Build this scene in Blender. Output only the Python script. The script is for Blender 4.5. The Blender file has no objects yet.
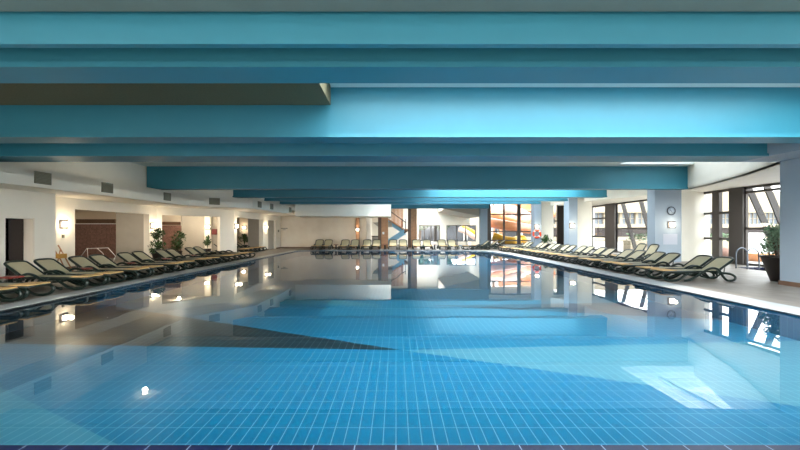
import bpy, bmesh, math, random
from mathutils import Vector, Matrix
from mathutils.geometry import tessellate_polygon
random.seed(7)
S = bpy.context.scene
COL = S.collection
R = math.radians

# ------------------------------------------------------------------ camera
cd = bpy.data.cameras.new('camera'); cam = bpy.data.objects.new('camera', cd); COL.objects.link(cam)
cam.location = (0, 0, 1.5); cam.rotation_euler = (R(90), 0, 0)
cd.sensor_width = 36; cd.lens = 18.0; cd.shift_x = 0.005; cd.shift_y = 0.0075
cd.clip_start = .05; cd.clip_end = 400
S.camera = cam
# ------------------------------------------------------------------ world
W = bpy.data.worlds.new('sky'); S.world = W; W.use_nodes = True
wn = W.node_tree.nodes; wl = W.node_tree.links; wn.clear()
wo = wn.new('ShaderNodeOutputWorld'); wb = wn.new('ShaderNodeBackground')
tc = wn.new('ShaderNodeTexCoord'); sp = wn.new('ShaderNodeSeparateXYZ'); cr = wn.new('ShaderNodeValToRGB')
wl.new(tc.outputs['Generated'], sp.inputs[0]); wl.new(sp.outputs['Z'], cr.inputs[0]); wl.new(cr.outputs[0], wb.inputs[0])
cr.color_ramp.elements[0].position = 0.0; cr.color_ramp.elements[0].color = (.22, .21, .2, 1)
e2 = cr.color_ramp.elements.new(.01); e2.color = (1.0, .96, .91, 1)
cr.color_ramp.elements[2].position = .6; cr.color_ramp.elements[2].color = (.86, .93, 1.0, 1)
wb.inputs[1].default_value = 3.9
wl.new(wb.outputs[0], wo.inputs[0])
# sun, from the right through the glazing and the roof light
sd = bpy.data.lights.new('sun', 'SUN'); sd.energy = 1.0; sd.angle = R(1.0); sd.color = (1, .93, .82)
sun = bpy.data.objects.new('sun', sd); COL.objects.link(sun)
sun.rotation_euler = Vector((-0.1, 0.75, -1.0)).normalized().to_track_quat('-Z', 'Y').to_euler()
S.view_settings.view_transform = 'Standard'; S.view_settings.look = 'None'
S.view_settings.gamma = 1; S.view_settings.use_curve_mapping = False
S.view_settings.exposure = 2.2
for a, v in (('max_bounces', 10), ('diffuse_bounces', 6), ('glossy_bounces', 4), ('transmission_bounces', 6), ('transparent_max_bounces', 12)):
    setattr(S.cycles, a, v)

# ------------------------------------------------------------------ materials
def lin(c):
    return tuple((x / 12.92 if x <= .04045 else ((x + .055) / 1.055) ** 2.4) for x in c)
def rgb(r, g, b): return lin((r / 255, g / 255, b / 255)) + (1,)
MATS = {}
def mat(name, c, rough=.6, metal=0, noise=0, nscale=8, emit=0, spec=.5, c2=None, bump=0):
    m = bpy.data.materials.new(name); m.use_nodes = True; MATS[name] = m
    nt = m.node_tree; b = nt.nodes['Principled BSDF']
    b.inputs['Base Color'].default_value = c; b.inputs['Roughness'].default_value = rough
    b.inputs['Metallic'].default_value = metal; b.inputs['Specular IOR Level'].default_value = spec
    if noise or c2 or bump:
        t = nt.nodes.new('ShaderNodeTexCoord'); n = nt.nodes.new('ShaderNodeTexNoise'); n.inputs['Scale'].default_value = nscale
        n.inputs['Detail'].default_value = 4
        nt.links.new(t.outputs['Object'], n.inputs['Vector'])
        if noise or c2:
            rp = nt.nodes.new('ShaderNodeValToRGB'); rp.color_ramp.elements[0].position = .3; rp.color_ramp.elements[1].position = .7
            d = c2 if c2 else tuple(x * (1 - noise) for x in c[:3]) + (1,)
            rp.color_ramp.elements[0].color = d; rp.color_ramp.elements[1].color = c
            nt.links.new(n.outputs[0], rp.inputs[0]); nt.links.new(rp.outputs[0], b.inputs['Base Color'])
        if bump:
            bp = nt.nodes.new('ShaderNodeBump'); bp.inputs['Strength'].default_value = bump
            nt.links.new(n.outputs[0], bp.inputs['Height']); nt.links.new(bp.outputs[0], b.inputs['Normal'])
    if emit:
        b.inputs['Emission Color'].default_value = c; b.inputs['Emission Strength'].default_value = emit
    return m
def brick(name, c1, c2, mortar, w, h, ms, off=0, rough=.4, axes='XY', bumpy=0):
    m = bpy.data.materials.new(name); m.use_nodes = True; MATS[name] = m
    nt = m.node_tree; b = nt.nodes['Principled BSDF']; b.inputs['Roughness'].default_value = rough
    t = nt.nodes.new('ShaderNodeTexCoord'); br = nt.nodes.new('ShaderNodeTexBrick')
    sx = nt.nodes.new('ShaderNodeSeparateXYZ'); cx = nt.nodes.new('ShaderNodeCombineXYZ')
    nt.links.new(t.outputs['Object'], sx.inputs[0])
    nt.links.new(sx.outputs[axes[0]], cx.inputs[0]); nt.links.new(sx.outputs[axes[1]], cx.inputs[1])
    nt.links.new(cx.outputs[0], br.inputs['Vector'])
    br.offset = off; br.squash = 1
    br.inputs['Scale'].default_value = 1; br.inputs['Brick Width'].default_value = w; br.inputs['Row Height'].default_value = h
    br.inputs['Mortar Size'].default_value = ms; br.inputs['Mortar Smooth'].default_value = .1
    br.inputs['Color1'].default_value = c1; br.inputs['Color2'].default_value = c2; br.inputs['Mortar'].default_value = mortar
    nt.links.new(br.outputs['Color'], b.inputs['Base Color'])
    return m, br, nt, b
teal = mat('teal_beam_paint', rgb(42, 117, 136), .5, noise=.07, nscale=2)
ceilm = mat('ceiling_paint', rgb(205, 214, 212), .8)
brown = mat('brown_acoustic_panel', rgb(96, 92, 66), .85, noise=.25, nscale=30)
graygreen = mat('grey_green_soffit', rgb(104, 120, 116), .8, noise=.1, nscale=3)
white = mat('white_plaster', rgb(232, 227, 213), .75, noise=.04, nscale=1.5)
pierm = mat('shade_tinted_plaster', rgb(146, 160, 172), .7, noise=.04, nscale=1.5)  # white piers in shade: the blue-grey shade is put into the colour
cream = mat('cream_wall', rgb(232, 222, 204), .5, c2=rgb(220, 206, 186), nscale=.9)
beige = mat('beige_grey_panel', rgb(166, 161, 150), .7, noise=.06, nscale=3)
darkm = mat('dark_doorway', rgb(40, 28, 24), .6)
black = mat('black', rgb(18, 18, 18), .5)
wood = mat('wood_cladding', rgb(190, 138, 98), .5, noise=.25, nscale=5)
wooddk = mat('dark_wood', rgb(110, 84, 66), .5, noise=.2, nscale=6)
mosaic = brick('brown_mosaic', rgb(142, 104, 94), rgb(106, 76, 68), rgb(150, 120, 104), .07, .07, .006, .0, axes='XZ')[0]
frame_g = mat('lounger_green_resin', rgb(13, 28, 23), .32)
sling = mat('beige_sling_fabric', rgb(174, 164, 134), .75, noise=.1, nscale=60)
padm = mat('tan_pad', rgb(206, 166, 108), .8, noise=.12, nscale=30)
tabm = mat('red_brown_table_top', rgb(120, 44, 36), .4)
alum = mat('dark_bronze_aluminium', rgb(74, 68, 64), .45, metal=.2)
steel = mat('stainless_steel', rgb(96, 102, 110), .4, metal=1)
whitep = mat('white_enamel', rgb(235, 235, 232), .4)
potm = mat('dark_brown_pot', rgb(42, 35, 32), .45)
leaf = mat('green_leaf', rgb(70, 100, 50), .6, c2=rgb(36, 62, 30), nscale=6)
leafp = mat('pale_green_leaf', rgb(150, 178, 150), .6, c2=rgb(72, 108, 76), nscale=9)
bark = mat('brown_bark', rgb(96, 74, 54), .9)
ventm = mat('vent_grey_metal', rgb(104, 102, 86), .6)
lampm = mat('lit_lamp', (1, .86, .66, 1), .5, emit=5)
redm = mat('red_paint', rgb(92, 28, 28), .5)
bluestr = mat('light_blue_steel', rgb(130, 190, 225), .5)
copm = mat('white_coping_stone', rgb(176, 179, 178), .45, noise=.06, nscale=4)
navy = brick('navy_edge_tile', rgb(1, 15, 56), rgb(1, 13, 50), rgb(120, 140, 165), .285, 3.0, .004, 0)[0]
slide_o = mat('orange_slide', rgb(190, 96, 44), .35, c2=rgb(196, 140, 100), nscale=.6)
slide_y = mat('yellow_slide', rgb(214, 158, 8), .35)
slide_p = mat('pale_slide', rgb(190, 160, 146), .4)
bldm = mat('cream_render', rgb(148, 136, 116), .8)
bldw = mat('building_glass', rgb(96, 104, 112), .2)
paving = mat('outdoor_paving', rgb(150, 144, 136), .9, noise=.1, nscale=.5)
poolblue = mat('outdoor_pool_blue', rgb(120, 150, 200), .2)
clockf = mat('clock_face', rgb(160, 176, 190), .4)
signm = mat('faint_sign_print', rgb(168, 174, 186), .6)

# deck: large format beige stone
deck, dbr, dnt, dbs = brick('deck_stone', rgb(156, 146, 134), rgb(142, 132, 121), rgb(124, 115, 104), .6, .6, .006, .0, rough=.5)
nz = dnt.nodes.new('ShaderNodeTexNoise'); nz.inputs['Scale'].default_value = 3.0; nz.inputs['Detail'].default_value = 6
mx = dnt.nodes.new('ShaderNodeMix'); mx.data_type = 'RGBA'; mx.blend_type = 'MULTIPLY'; mx.inputs[0].default_value = .5
t2 = dnt.nodes.new('ShaderNodeTexCoord'); dnt.links.new(t2.outputs['Object'], nz.inputs['Vector'])
dnt.links.new(dbr.outputs['Color'], mx.inputs[6]); dnt.links.new(nz.outputs[0], mx.inputs[7]); dnt.links.new(mx.outputs[2], dbs.inputs['Base Color'])

# pool floor: straight-stacked tiles in coloured fields
def pool_mat():
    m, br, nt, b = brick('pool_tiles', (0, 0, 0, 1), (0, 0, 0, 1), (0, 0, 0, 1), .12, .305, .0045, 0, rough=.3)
    N, L = nt.nodes, nt.links
    t = N.new('ShaderNodeTexCoord')
    def mask(poly):
        out = None
        n = len(poly)
        area = sum(poly[i][0] * poly[(i + 1) % n][1] - poly[(i + 1) % n][0] * poly[i][1] for i in range(n))
        if area < 0: poly = poly[::-1]
        for i in range(n):
            ax, ay = poly[i]; bx, by = poly[(i + 1) % n]
            nx, ny = -(by - ay), bx - ax
            d = N.new('ShaderNodeVectorMath'); d.operation = 'DOT_PRODUCT'; d.inputs[1].default_value = (nx, ny, 0)
            L.new(t.outputs['Object'], d.inputs[0])
            g = N.new('ShaderNodeMath'); g.operation = 'GREATER_THAN'; g.inputs[1].default_value = nx * ax + ny * ay
            L.new(d.outputs['Value'], g.inputs[0])
            if out is None: out = g.outputs[0]
            else:
                k = N.new('ShaderNodeMath'); k.operation = 'MULTIPLY'; L.new(out, k.inputs[0]); L.new(g.outputs[0], k.inputs[1]); out = k.outputs[0]
        return out
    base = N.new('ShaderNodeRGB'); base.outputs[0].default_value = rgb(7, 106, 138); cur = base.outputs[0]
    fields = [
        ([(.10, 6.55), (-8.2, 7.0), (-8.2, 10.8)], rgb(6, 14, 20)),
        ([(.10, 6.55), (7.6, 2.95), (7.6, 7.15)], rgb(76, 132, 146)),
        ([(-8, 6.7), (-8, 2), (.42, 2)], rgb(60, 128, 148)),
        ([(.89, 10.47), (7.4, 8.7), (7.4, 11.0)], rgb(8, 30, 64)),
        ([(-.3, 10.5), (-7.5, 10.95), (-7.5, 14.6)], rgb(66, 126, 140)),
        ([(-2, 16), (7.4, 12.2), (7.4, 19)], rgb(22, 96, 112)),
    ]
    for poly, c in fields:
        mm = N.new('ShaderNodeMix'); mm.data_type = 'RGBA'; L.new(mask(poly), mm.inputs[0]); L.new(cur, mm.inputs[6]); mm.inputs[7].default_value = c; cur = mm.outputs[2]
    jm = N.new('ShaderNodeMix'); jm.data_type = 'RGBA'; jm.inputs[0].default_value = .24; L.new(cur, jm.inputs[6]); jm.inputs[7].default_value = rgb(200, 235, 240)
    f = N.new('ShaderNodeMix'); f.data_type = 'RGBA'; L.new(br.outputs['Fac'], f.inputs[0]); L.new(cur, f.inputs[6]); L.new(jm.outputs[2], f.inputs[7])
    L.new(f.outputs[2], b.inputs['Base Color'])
    return m
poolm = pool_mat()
def glassy(name, tint, ior, rough=0, bump=0, bscale=1.5):
    m = bpy.data.materials.new(name); m.use_nodes = True; nt = m.node_tree; nt.nodes.clear(); N, L = nt.nodes, nt.links
    o = N.new('ShaderNodeOutputMaterial'); mxs = N.new('ShaderNodeMixShader'); tr = N.new('ShaderNodeBsdfTransparent'); gl = N.new('ShaderNodeBsdfGlossy'); fr = N.new('ShaderNodeLayerWeight'); pw = N.new('ShaderNodeMath'); sc = N.new('ShaderNodeMath')
    tr.inputs[0].default_value = tint; gl.inputs['Roughness'].default_value = rough; fr.inputs[0].default_value = .5; pw.operation = 'POWER'; pw.inputs[1].default_value = ior[1]; sc.operation = 'MULTIPLY_ADD'; sc.inputs[1].default_value = 1 - ior[0]; sc.inputs[2].default_value = ior[0]
    L.new(fr.outputs['Facing'], pw.inputs[0]); L.new(pw.outputs[0], sc.inputs[0]); L.new(sc.outputs[0], mxs.inputs[0]); L.new(tr.outputs[0], mxs.inputs[1]); L.new(gl.outputs[0], mxs.inputs[2]); L.new(mxs.outputs[0], o.inputs[0])
    if bump:
        t = N.new('ShaderNodeTexCoord'); n = N.new('ShaderNodeTexNoise'); n.inputs['Scale'].default_value = bscale; n.inputs['Detail'].default_value = 1
        bp = N.new('ShaderNodeBump'); bp.inputs['Strength'].default_value = bump; bp.inputs['Distance'].default_value = .01
        L.new(t.outputs['Object'], n.inputs['Vector']); L.new(n.outputs[0], bp.inputs['Height'])
        L.new(bp.outputs[0], gl.inputs['Normal']); L.new(bp.outputs[0], fr.inputs['Normal'])
    return m
waterm = glassy('still_pool_water', (.9, .97, 1, 1), (.02, 4.8), bump=.12, bscale=1.2)
glassm = glassy('tinted_glazing', (.5, .53, .54, 1), (.05, 5))  # dark tint added to cut daylight and tone down the view outside
roofglass = glassy('dimming_roof_glass', (.22, .23, .24, 1), (.05, 5))  # strong tint added to dim roof daylight on the right side

# ------------------------------------------------------------------ mesh helpers
def tag(o, label=None, cat=None, group=None, kind=None):
    if label: o['label'] = label
    if cat: o['category'] = cat
    if group: o['group'] = group
    if kind: o['kind'] = kind
    return o
class MB:
    def __init__(s): s.v = []; s.f = []; s.smooth = []
    def add(s, vs, fs, sm=False):
        k = len(s.v); s.v += [tuple(v) for v in vs]
        for f in fs: s.f.append([k + i for i in f]); s.smooth.append(sm)
        return s
    def box(s, a, b):
        x0, x1 = sorted((a[0], b[0])); y0, y1 = sorted((a[1], b[1])); z0, z1 = sorted((a[2], b[2]))
        return s.add([(x0, y0, z0), (x1, y0, z0), (x1, y1, z0), (x0, y1, z0), (x0, y0, z1), (x1, y0, z1), (x1, y1, z1), (x0, y1, z1)],
                     [(0, 3, 2, 1), (4, 5, 6, 7), (0, 1, 5, 4), (1, 2, 6, 5), (2, 3, 7, 6), (3, 0, 4, 7)])
    def wallbox(s, p, q, z0, z1, n0, n1):   # box along plan line p->q, offset n0..n1 to its left
        d = Vector((q[0] - p[0], q[1] - p[1])).normalized(); n = Vector((-d.y, d.x))
        P = [Vector(p) + n * n0, Vector(q) + n * n0, Vector(q) + n * n1, Vector(p) + n * n1]
        return s.prism([(v.x, v.y) for v in P], z0, z1)
    def prism(s, poly, z0, z1):
        n = len(poly); area = sum(poly[i][0] * poly[(i + 1) % n][1] - poly[(i + 1) % n][0] * poly[i][1] for i in range(n))
        if area < 0: poly = poly[::-1]
        return s.add([(x, y, z0) for x, y in poly] + [(x, y, z1) for x, y in poly],
                     [tuple(range(n - 1, -1, -1)), tuple(range(n, 2 * n))] + [(i, (i + 1) % n, n + (i + 1) % n, n + i) for i in range(n)])
    def extr(s, prof, axis, a, b):          # profile (u,v) extruded on axis 'X' (u=y,v=z) or 'Y' (u=x,v=z)
        n = len(prof); g = (lambda u, v, w: (w, u, v)) if axis == 'X' else (lambda u, v, w: (u, w, v))
        return s.add([g(u, v, a) for u, v in prof] + [g(u, v, b) for u, v in prof],
                     [tuple(range(n - 1, -1, -1)), tuple(range(n, 2 * n))] + [(i, (i + 1) % n, n + (i + 1) % n, n + i) for i in range(n)])
    def tube(s, pts, r, n=8, closed=False, smooth=0):
        pts = [Vector(p) for p in pts]
        if smooth:
            out = []; m = len(pts)
            rng = range(m) if closed else range(m - 1)
            for i in rng:
                g = (lambda j: pts[j % m]) if closed else (lambda j: pts[max(0, min(m - 1, j))])
                p0, p1, p2, p3 = g(i - 1), g(i), g(i + 1), g(i + 2)
                for k in range(smooth):
                    t = k / smooth
                    out.append(.5 * ((2 * p1) + (p2 - p0) * t + (2 * p0 - 5 * p1 + 4 * p2 - p3) * t * t + (3 * p1 - 3 * p2 + p3 - p0) * t ** 3))
            if not closed: out.append(pts[-1])
            pts = out
        m = len(pts); vs = []; up = None
        for i in range(m):
            if closed: t = pts[(i + 1) % m] - pts[i - 1]
            else: t = pts[min(i + 1, m - 1)] - pts[max(i - 1, 0)]
            t.normalize()
            if up is None: up = t.orthogonal().normalized()
            up = (up - t * up.dot(t)).normalized(); w = t.cross(up)
            rr = r[i * (len(r) - 1) // max(1, m - 1)] if isinstance(r, (list, tuple)) else r
            for k in range(n):
                a = 2 * math.pi * k / n; vs.append(pts[i] + (up * math.cos(a) + w * math.sin(a)) * rr)
        fs = []
        for i in range(m if closed else m - 1):
            j = (i + 1) % m
            for k in range(n): fs.append((i * n + k, i * n + (k + 1) % n, j * n + (k + 1) % n, j * n + k))
        if not closed: fs += [tuple(range(n - 1, -1, -1)), tuple((m - 1) * n + k for k in range(n))]
        return s.add(vs, fs, True)
    def lathe(s, prof, c=(0, 0, 0), n=24, axis='Z'):
        vs = []; m = len(prof)
        for r, h in prof:
            for k in range(n):
                a = 2 * math.pi * k / n; u, v = r * math.cos(a), r * math.sin(a)
                vs.append((c[0] + u, c[1] + v, c[2] + h) if axis == 'Z' else (c[0] + u, c[1] + h, c[2] + v))
        fs = [(i * n + k, i * n + (k + 1) % n, (i + 1) * n + (k + 1) % n, (i + 1) * n + k) for i in range(m - 1) for k in range(n)]
        fs += [tuple(range(n - 1, -1, -1)), tuple((m - 1) * n + k for k in range(n))]
        return s.add(vs, fs, True)
    def build(s, name, m, parent=None, loc=None):
        me = bpy.data.meshes.new(name)
        if loc: s.v = [(a - loc[0], b - loc[1], c - loc[2]) for a, b, c in s.v]
        me.from_pydata(s.v, [], s.f); me.update()
        for p, q in zip(me.polygons, s.smooth): p.use_smooth = q
        bm = bmesh.new(); bm.from_mesh(me); bmesh.ops.recalc_face_normals(bm, faces=bm.faces); bm.to_mesh(me); bm.free()
        me.materials.append(m)
        o = bpy.data.objects.new(name, me); COL.objects.link(o)
        if loc: o.location = loc
        if parent: o.parent = parent
        return o
def empty(name, loc=(0, 0, 0), rz=0):
    o = bpy.data.objects.new(name, None); COL.objects.link(o); o.location = loc; o.rotation_euler = (0, 0, rz); o.empty_display_size = .2
    return o
def bevel(o, w=.01, seg=2):
    b = o.modifiers.new('bevel', 'BEVEL'); b.width = w; b.segments = seg; b.limit_method = 'ANGLE'; return o
def copy_tree(o, parent=None):
    c = o.copy(); COL.objects.link(c)
    if parent: c.parent = parent
    for ch in list(o.children): copy_tree(ch, c)
    return c
def struct(name, mb, m): return tag(mb.build(name, m), kind='structure')

# ------------------------------------------------------------------ the shell
ZC, ZB = 4.5, 3.45
pool = [(-7.44, 2.78), (7.16, 2.78), (7.16, 26.3), (6.95, 28.3), (6.4, 29.9), (5.7, 30.8), (-7.1, 30.8), (-7.35, 30.5), (-7.44, 30.0)]
plunge = [(13.85, 8.0), (15.25, 8.0), (15.25, 16.6), (14.1, 16.6), (13.85, 15.6)]
splash = [(5.6, 37.0), (8.3, 37.0), (8.3, 41.4), (5.6, 41.4)]
def holed(outer, holes, z):
    loops = [[Vector((x, y, z)) for x, y in l] for l in [outer] + holes]
    tris = tessellate_polygon(loops); vs = [v for l in loops for v in l]
    return vs, tris
mb = MB(); vs, tr = holed([(-20, -6), (15.42, -6), (15.42, 44), (-20, 44)], [pool, plunge, splash], 0)
mb.add(vs, tr)
vs2, tr2 = holed([(-20, -6), (15.42, -6), (15.42, 44), (-20, 44)], [pool, plunge, splash], -.3); mb.add(vs2, tr2)
fl = struct('floor', mb, deck)
# pool basin
def basin(name, poly, d, m_floor, m_wall, zw):
    n = len(poly)
    f = MB().add([(x, y, -d) for x, y in poly], [tuple(range(n))]); fo = f.build(name, m_floor)
    tag(fo, kind='structure')
    w = MB()
    w.add([(x, y, -d) for x, y in poly] + [(x, y, 0) for x, y in poly], [(i, (i + 1) % n, n + (i + 1) % n, n + i) for i in range(n)])
    w.build('basin_wall', m_wall, fo)
    wa = MB().add([(x, y, zw) for x, y in poly], [tuple(range(n))]).build(name.replace('basin', 'water'), waterm)
    for p in wa.data.polygons:
        if p.normal.z < 0: wa.data.flip_normals(); break
    tag(wa, kind='structure')
    return fo
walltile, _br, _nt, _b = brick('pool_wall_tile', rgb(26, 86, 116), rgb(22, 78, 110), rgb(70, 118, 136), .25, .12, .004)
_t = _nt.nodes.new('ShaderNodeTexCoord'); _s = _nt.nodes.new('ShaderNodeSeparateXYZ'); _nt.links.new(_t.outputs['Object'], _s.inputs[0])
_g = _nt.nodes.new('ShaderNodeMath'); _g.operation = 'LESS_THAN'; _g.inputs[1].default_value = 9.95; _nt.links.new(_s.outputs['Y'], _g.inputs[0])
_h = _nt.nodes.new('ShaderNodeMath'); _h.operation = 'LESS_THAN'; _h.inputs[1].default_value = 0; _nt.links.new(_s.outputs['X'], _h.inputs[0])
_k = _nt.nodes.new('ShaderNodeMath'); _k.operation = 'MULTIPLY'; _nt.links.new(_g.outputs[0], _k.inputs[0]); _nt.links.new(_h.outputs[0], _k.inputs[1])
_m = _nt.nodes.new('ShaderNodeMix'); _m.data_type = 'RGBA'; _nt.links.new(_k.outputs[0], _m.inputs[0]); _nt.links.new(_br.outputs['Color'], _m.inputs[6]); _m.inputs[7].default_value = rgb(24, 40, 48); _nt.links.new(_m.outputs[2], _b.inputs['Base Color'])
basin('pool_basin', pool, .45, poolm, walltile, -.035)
basin('plunge_pool_basin', plunge, .6, mat('plunge_floor', rgb(90, 110, 190), .4), MATS['navy_edge_tile'], -.05)
basin('splash_pool_basin', splash, .5, mat('splash_floor', rgb(120, 205, 230), .4), walltile, -.04)
# coping around the pool (white at sides and far end, navy at the near end)
def ring(name, inner, outer, m, z0=-.03, z1=.012):
    w = MB(); n = len(inner)
    for i in range(n - 1):
        w.add([(*inner[i], z1), (*inner[i + 1], z1), (*outer[i + 1], z1), (*outer[i], z1)], [(0, 1, 2, 3)])
        w.add([(*inner[i], z0), (*inner[i + 1], z0), (*inner[i + 1], z1), (*inner[i], z1)], [(0, 1, 2, 3)])
        w.add([(*outer[i], z0), (*outer[i + 1], z0), (*outer[i + 1], z1), (*outer[i], z1)], [(0, 1, 2, 3)])
    return struct(name, w, m)
ring('trim_1', [(7.16, 2.2), (7.16, 26.3), (6.95, 28.3), (6.4, 29.9), (5.7, 30.8), (-7.1, 30.8), (-7.35, 30.5), (-7.44, 30.0), (-7.44, 2.2)],
     [(7.85, 2.2), (7.85, 26.4), (7.6, 28.5), (6.95, 30.3), (6.0, 31.3), (-7.3, 31.3), (-7.75, 30.9), (-7.95, 30.1), (-7.95, 2.2)], copm)
struct('trim_2', MB().box((-7.44, 2.2, -.03), (7.16, 2.78, .012)), navy)

# ceiling with roof-light openings
def ceil_strip(w, x0, x1, y0, y1): w.box((x0, y0, ZC), (x1, y1, ZC + .25))
w = MB()
ceil_strip(w, -14, -1.35, 4.9, 8.6); ceil_strip(w, 8.7, 16, -2, 8.6)
ceil_strip(w, -14, 11.5, -2, 4.9); ceil_strip(w, -1.35, 11.5, 7.58, 8.6)
ceil_strip(w, -14, 16, 8.6, 12.2)
ceil_strip(w, -14, 10.0, 12.2, 17.9)
ceil_strip(w, -14, 16, 17.9, 20.5)
for a, b, c in ((20.5, 22.6, 23.2), (23.2, 24.9, 25.8), (25.8, 27.6, 29.3), (29.3, 30.3, 33.5)):
    ceil_strip(w, -14, 2.0 if a < 29 else -2.0, a, b); ceil_strip(w, 10.5, 16, a, b); ceil_strip(w, -14, 16, b, c)
ceil_strip(w, -14, 16, 33.5, 38); ceil_strip(w, -14, 1.6, 38, 42); ceil_strip(w, 8.6, 16, 38, 42); ceil_strip(w, -14, 16, 42, 44)  # stair hall opening added to brighten the far white wall
struct('ceiling', w, ceilm)
# unseen lintel behind the camera, added to keep rear light off the beams
struct('wall_rear_light_block', MB().box((-14, -3.2, 3.0), (16, -3, ZC + .25)), whitep)
# roof-light kerbs above the ceiling
w = MB()
for x0, x1, y0, y1 in ((-1.35, 8.7, 4.9, 7.58), (10.0, 15.4, 12.2, 17.9)):
    w.box((x0 - .12, y0, ZC + .25), (x0, y1, ZC + .9)); w.box((x1, y0, ZC + .25), (x1 + .12, y1, ZC + .9))
    w.box((x0, y0 - .12, ZC + .25), (x1, y0, ZC + .9)); w.box((x0, y1, ZC + .25), (x1, y1 + .12, ZC + .9))
struct('trim_3', w, whitep)
rw = tag(empty('window_11', (10.0, 12.2, ZC + .5)), kind='structure')
MB().add([(0, 0, 0), (5.4, 0, 0), (5.4, 5.7, 0), (0, 5.7, 0)], [(0, 1, 2, 3)]).build('glass_pane', roofglass, rw)
m_ = MB()
for k in (1.8, 3.6): m_.box((k - .06, 0, -.1), (k + .06, 5.7, .05))
m_.build('glazing_bar', whitep, rw)
# lower panels under the ceiling
struct('ceiling_panel', MB().box((-14, 4.9, 4.04 + .06), (-1.35, 8.26, ZC)), brown)
struct('ceiling_soffit', MB().box((-14, 4.1, 3.86), (14, 4.165, ZC)).box((-14, 3.4, 3.75), (14, 4.1, ZC)), graygreen)

def beam(x0, x1, yf, yr, z0=ZB, z1=ZC, lip=.05, lab='', grp='teal roof beams across the pool hall'):
    e = empty('roof_beam', ((x0 + x1) / 2, (yf + yr) / 2, z0))
    L = (e.location.x, e.location.y, e.location.z)
    def sub(mb_, nm):
        mb_.v = [(a - L[0], b - L[1], c - L[2]) for a, b, c in mb_.v]; return mb_.build(nm, teal, e)
    sub(MB().box((x0, yf + lip, z0 + .07), (x1, yr - lip, z1)), 'beam_web')
    sub(MB().box((x0, yf, z0), (x1, yr, z0 + .07)), 'bottom_flange')
    tag(e, lab, 'beam', grp)
    return e
beam(-14, 14, 4.17, 4.262, z1=3.87, lip=.015, lab='nearest shallow teal roof beam at the very top of the view, in front of all others')
beam(-14, 14, 4.75, 5.28, z1=ZC, lab='teal roof beam second from the camera, behind the shallow front one')
beam(-14, 14, 8.3, 8.9, z1=5.2, lab='wide bright cyan roof beam beside the skylight, ending over the near shade-grey pier')
beam(-11.9, 9.7, 10.4, 11.3, lab='shaded dark teal roof beam right behind the bright cyan one')
beam(-11.56, 13.55, 18.5, 19.0, lab='teal roof beam that lands on the pier with the clock')
beam(-9.6, 12.15, 23.0, 23.6, lab='teal roof beam just behind the one over the clock pier')
beam(-8.5, 11.1, 25.8, 26.3, lab='teal roof beam third behind the bright cyan skylight beam, over the small wall vents')
beam(-8.35, 10.4, 28.7, 29.3, lab='teal roof beam over the far end of the water, last full width one')
beam(-1.0, 8.0, 34.4, 35.0, lab='short dark teal roof beam at the far end between wood column and glazing')

# ---- left side
XW1, XW2 = -12.0, -12.8
ZS = 2.8; ZO = 2.37
w = MB()
def yx(px, X): return 400 * X / (px - 396)
w.box((XW1 - .3, -6, 0), (XW1, yx(5.4, XW1), ZS)); 
yd0, yd1 = yx(5.4, XW1), yx(34, XW1)
w.box((XW1 - .3, yd0, 1.9), (XW1, yd1, ZS)); w.box((XW1 - .3, yd1, 0), (XW1, 14.1, ZS))
w.box((XW2 - .3, 13.8, 0), (XW1 - .3, 14.1, ZS))
ya, yb = yx(75, XW2), yx(149.4, XW2)
w.box((XW2 - .3, 14.1, 0), (XW2, ya, ZS)); w.box((XW2 - .3, ya, ZO), (XW2, yb, ZS)); w.box((XW2 - .3, yb, 0), (XW2, 21.4, ZS))
P1, P2 = Vector((XW2, 21.4)), Vector((-10.1, 25.0))
D = (P2 - P1)
def on12(px):      # where the ray of column px meets P1-P2
    k = (px - 396) / 400; t = (P1.x - k * P1.y) / (k * D.y - D.x); return P1 + D * t
o1, o2 = on12(162), on12(220)
w.wallbox(P1, o1, 0, ZS, 0, .3); w.wallbox(o1, o2, ZO, ZS, 0, .3); w.wallbox(o2, P2, 0, ZS, 0, .3)
X3 = -10.1; c0, c1, c2_, c3 = 25.4, 30.35, 31.6, 33.7
w.box((X3 - .3, 25.0, 0), (X3, c0, ZS)); w.box((X3 - .3, c0, ZO), (X3, c1, ZS)); w.box((X3 - .3, c1, 0), (X3, c2_, ZS))
w.box((X3 - .3, c2_, ZO), (X3, c3, ZS)); w.box((X3 - .3, c3, 0), (X3, 35.0, ZS))
struct('wall_left', w, white)
# fascia and soffit of the low zone, then the upper wall set back
F = [(-10.75, -6), (-10.6, 20.5), (-8.25, 23.0), (-7.95, 30.2)]
w = MB()
for p, q in zip(F, F[1:]): w.wallbox(p, q, ZS, 3.36, 0, .25)
w.prism([(-10.75, -6), (-10.6, 20.5), (-8.25, 23.0), (-7.95, 30.2), (-7.95, 35), (-13.2, 35), (-13.2, -6)], 3.1, 3.36)
w.prism([(-10.9, -6), (-10.75, 20.5), (-8.4, 23.0), (-8.1, 30.2), (-8.1, 35), (-13.4, 35), (-13.4, -6)], ZS, ZS + .05)
w.box((-12.0, -6, 3.36), (-11.62, 20.6, ZC))
w.wallbox((-11.62, 20.6), (-9.4, 23.0), 3.36, ZC, 0, .3); w.wallbox((-9.4, 23.0), (-8.5, 25.8), 3.36, ZC, 0, .3); w.wallbox((-8.5, 25.8), (-8.3, 35), 3.36, ZC, 0, .3)
struct('trim_4', w, white)
w = MB()
w.box((XW2, 14.12, 0), (XW2 + .02, ya, .1)); w.box((XW2, yb, 0), (XW2 + .02, 21.4, .1)); w.box((X3, 25, 0), (X3 + .02, c0, .1)); w.box((X3, c1, 0), (X3 + .02, c2_, .1)); w.box((X3, c3, 0), (X3 + .02, 35, .1))
struct('baseboard_left', w, wooddk)
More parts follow.
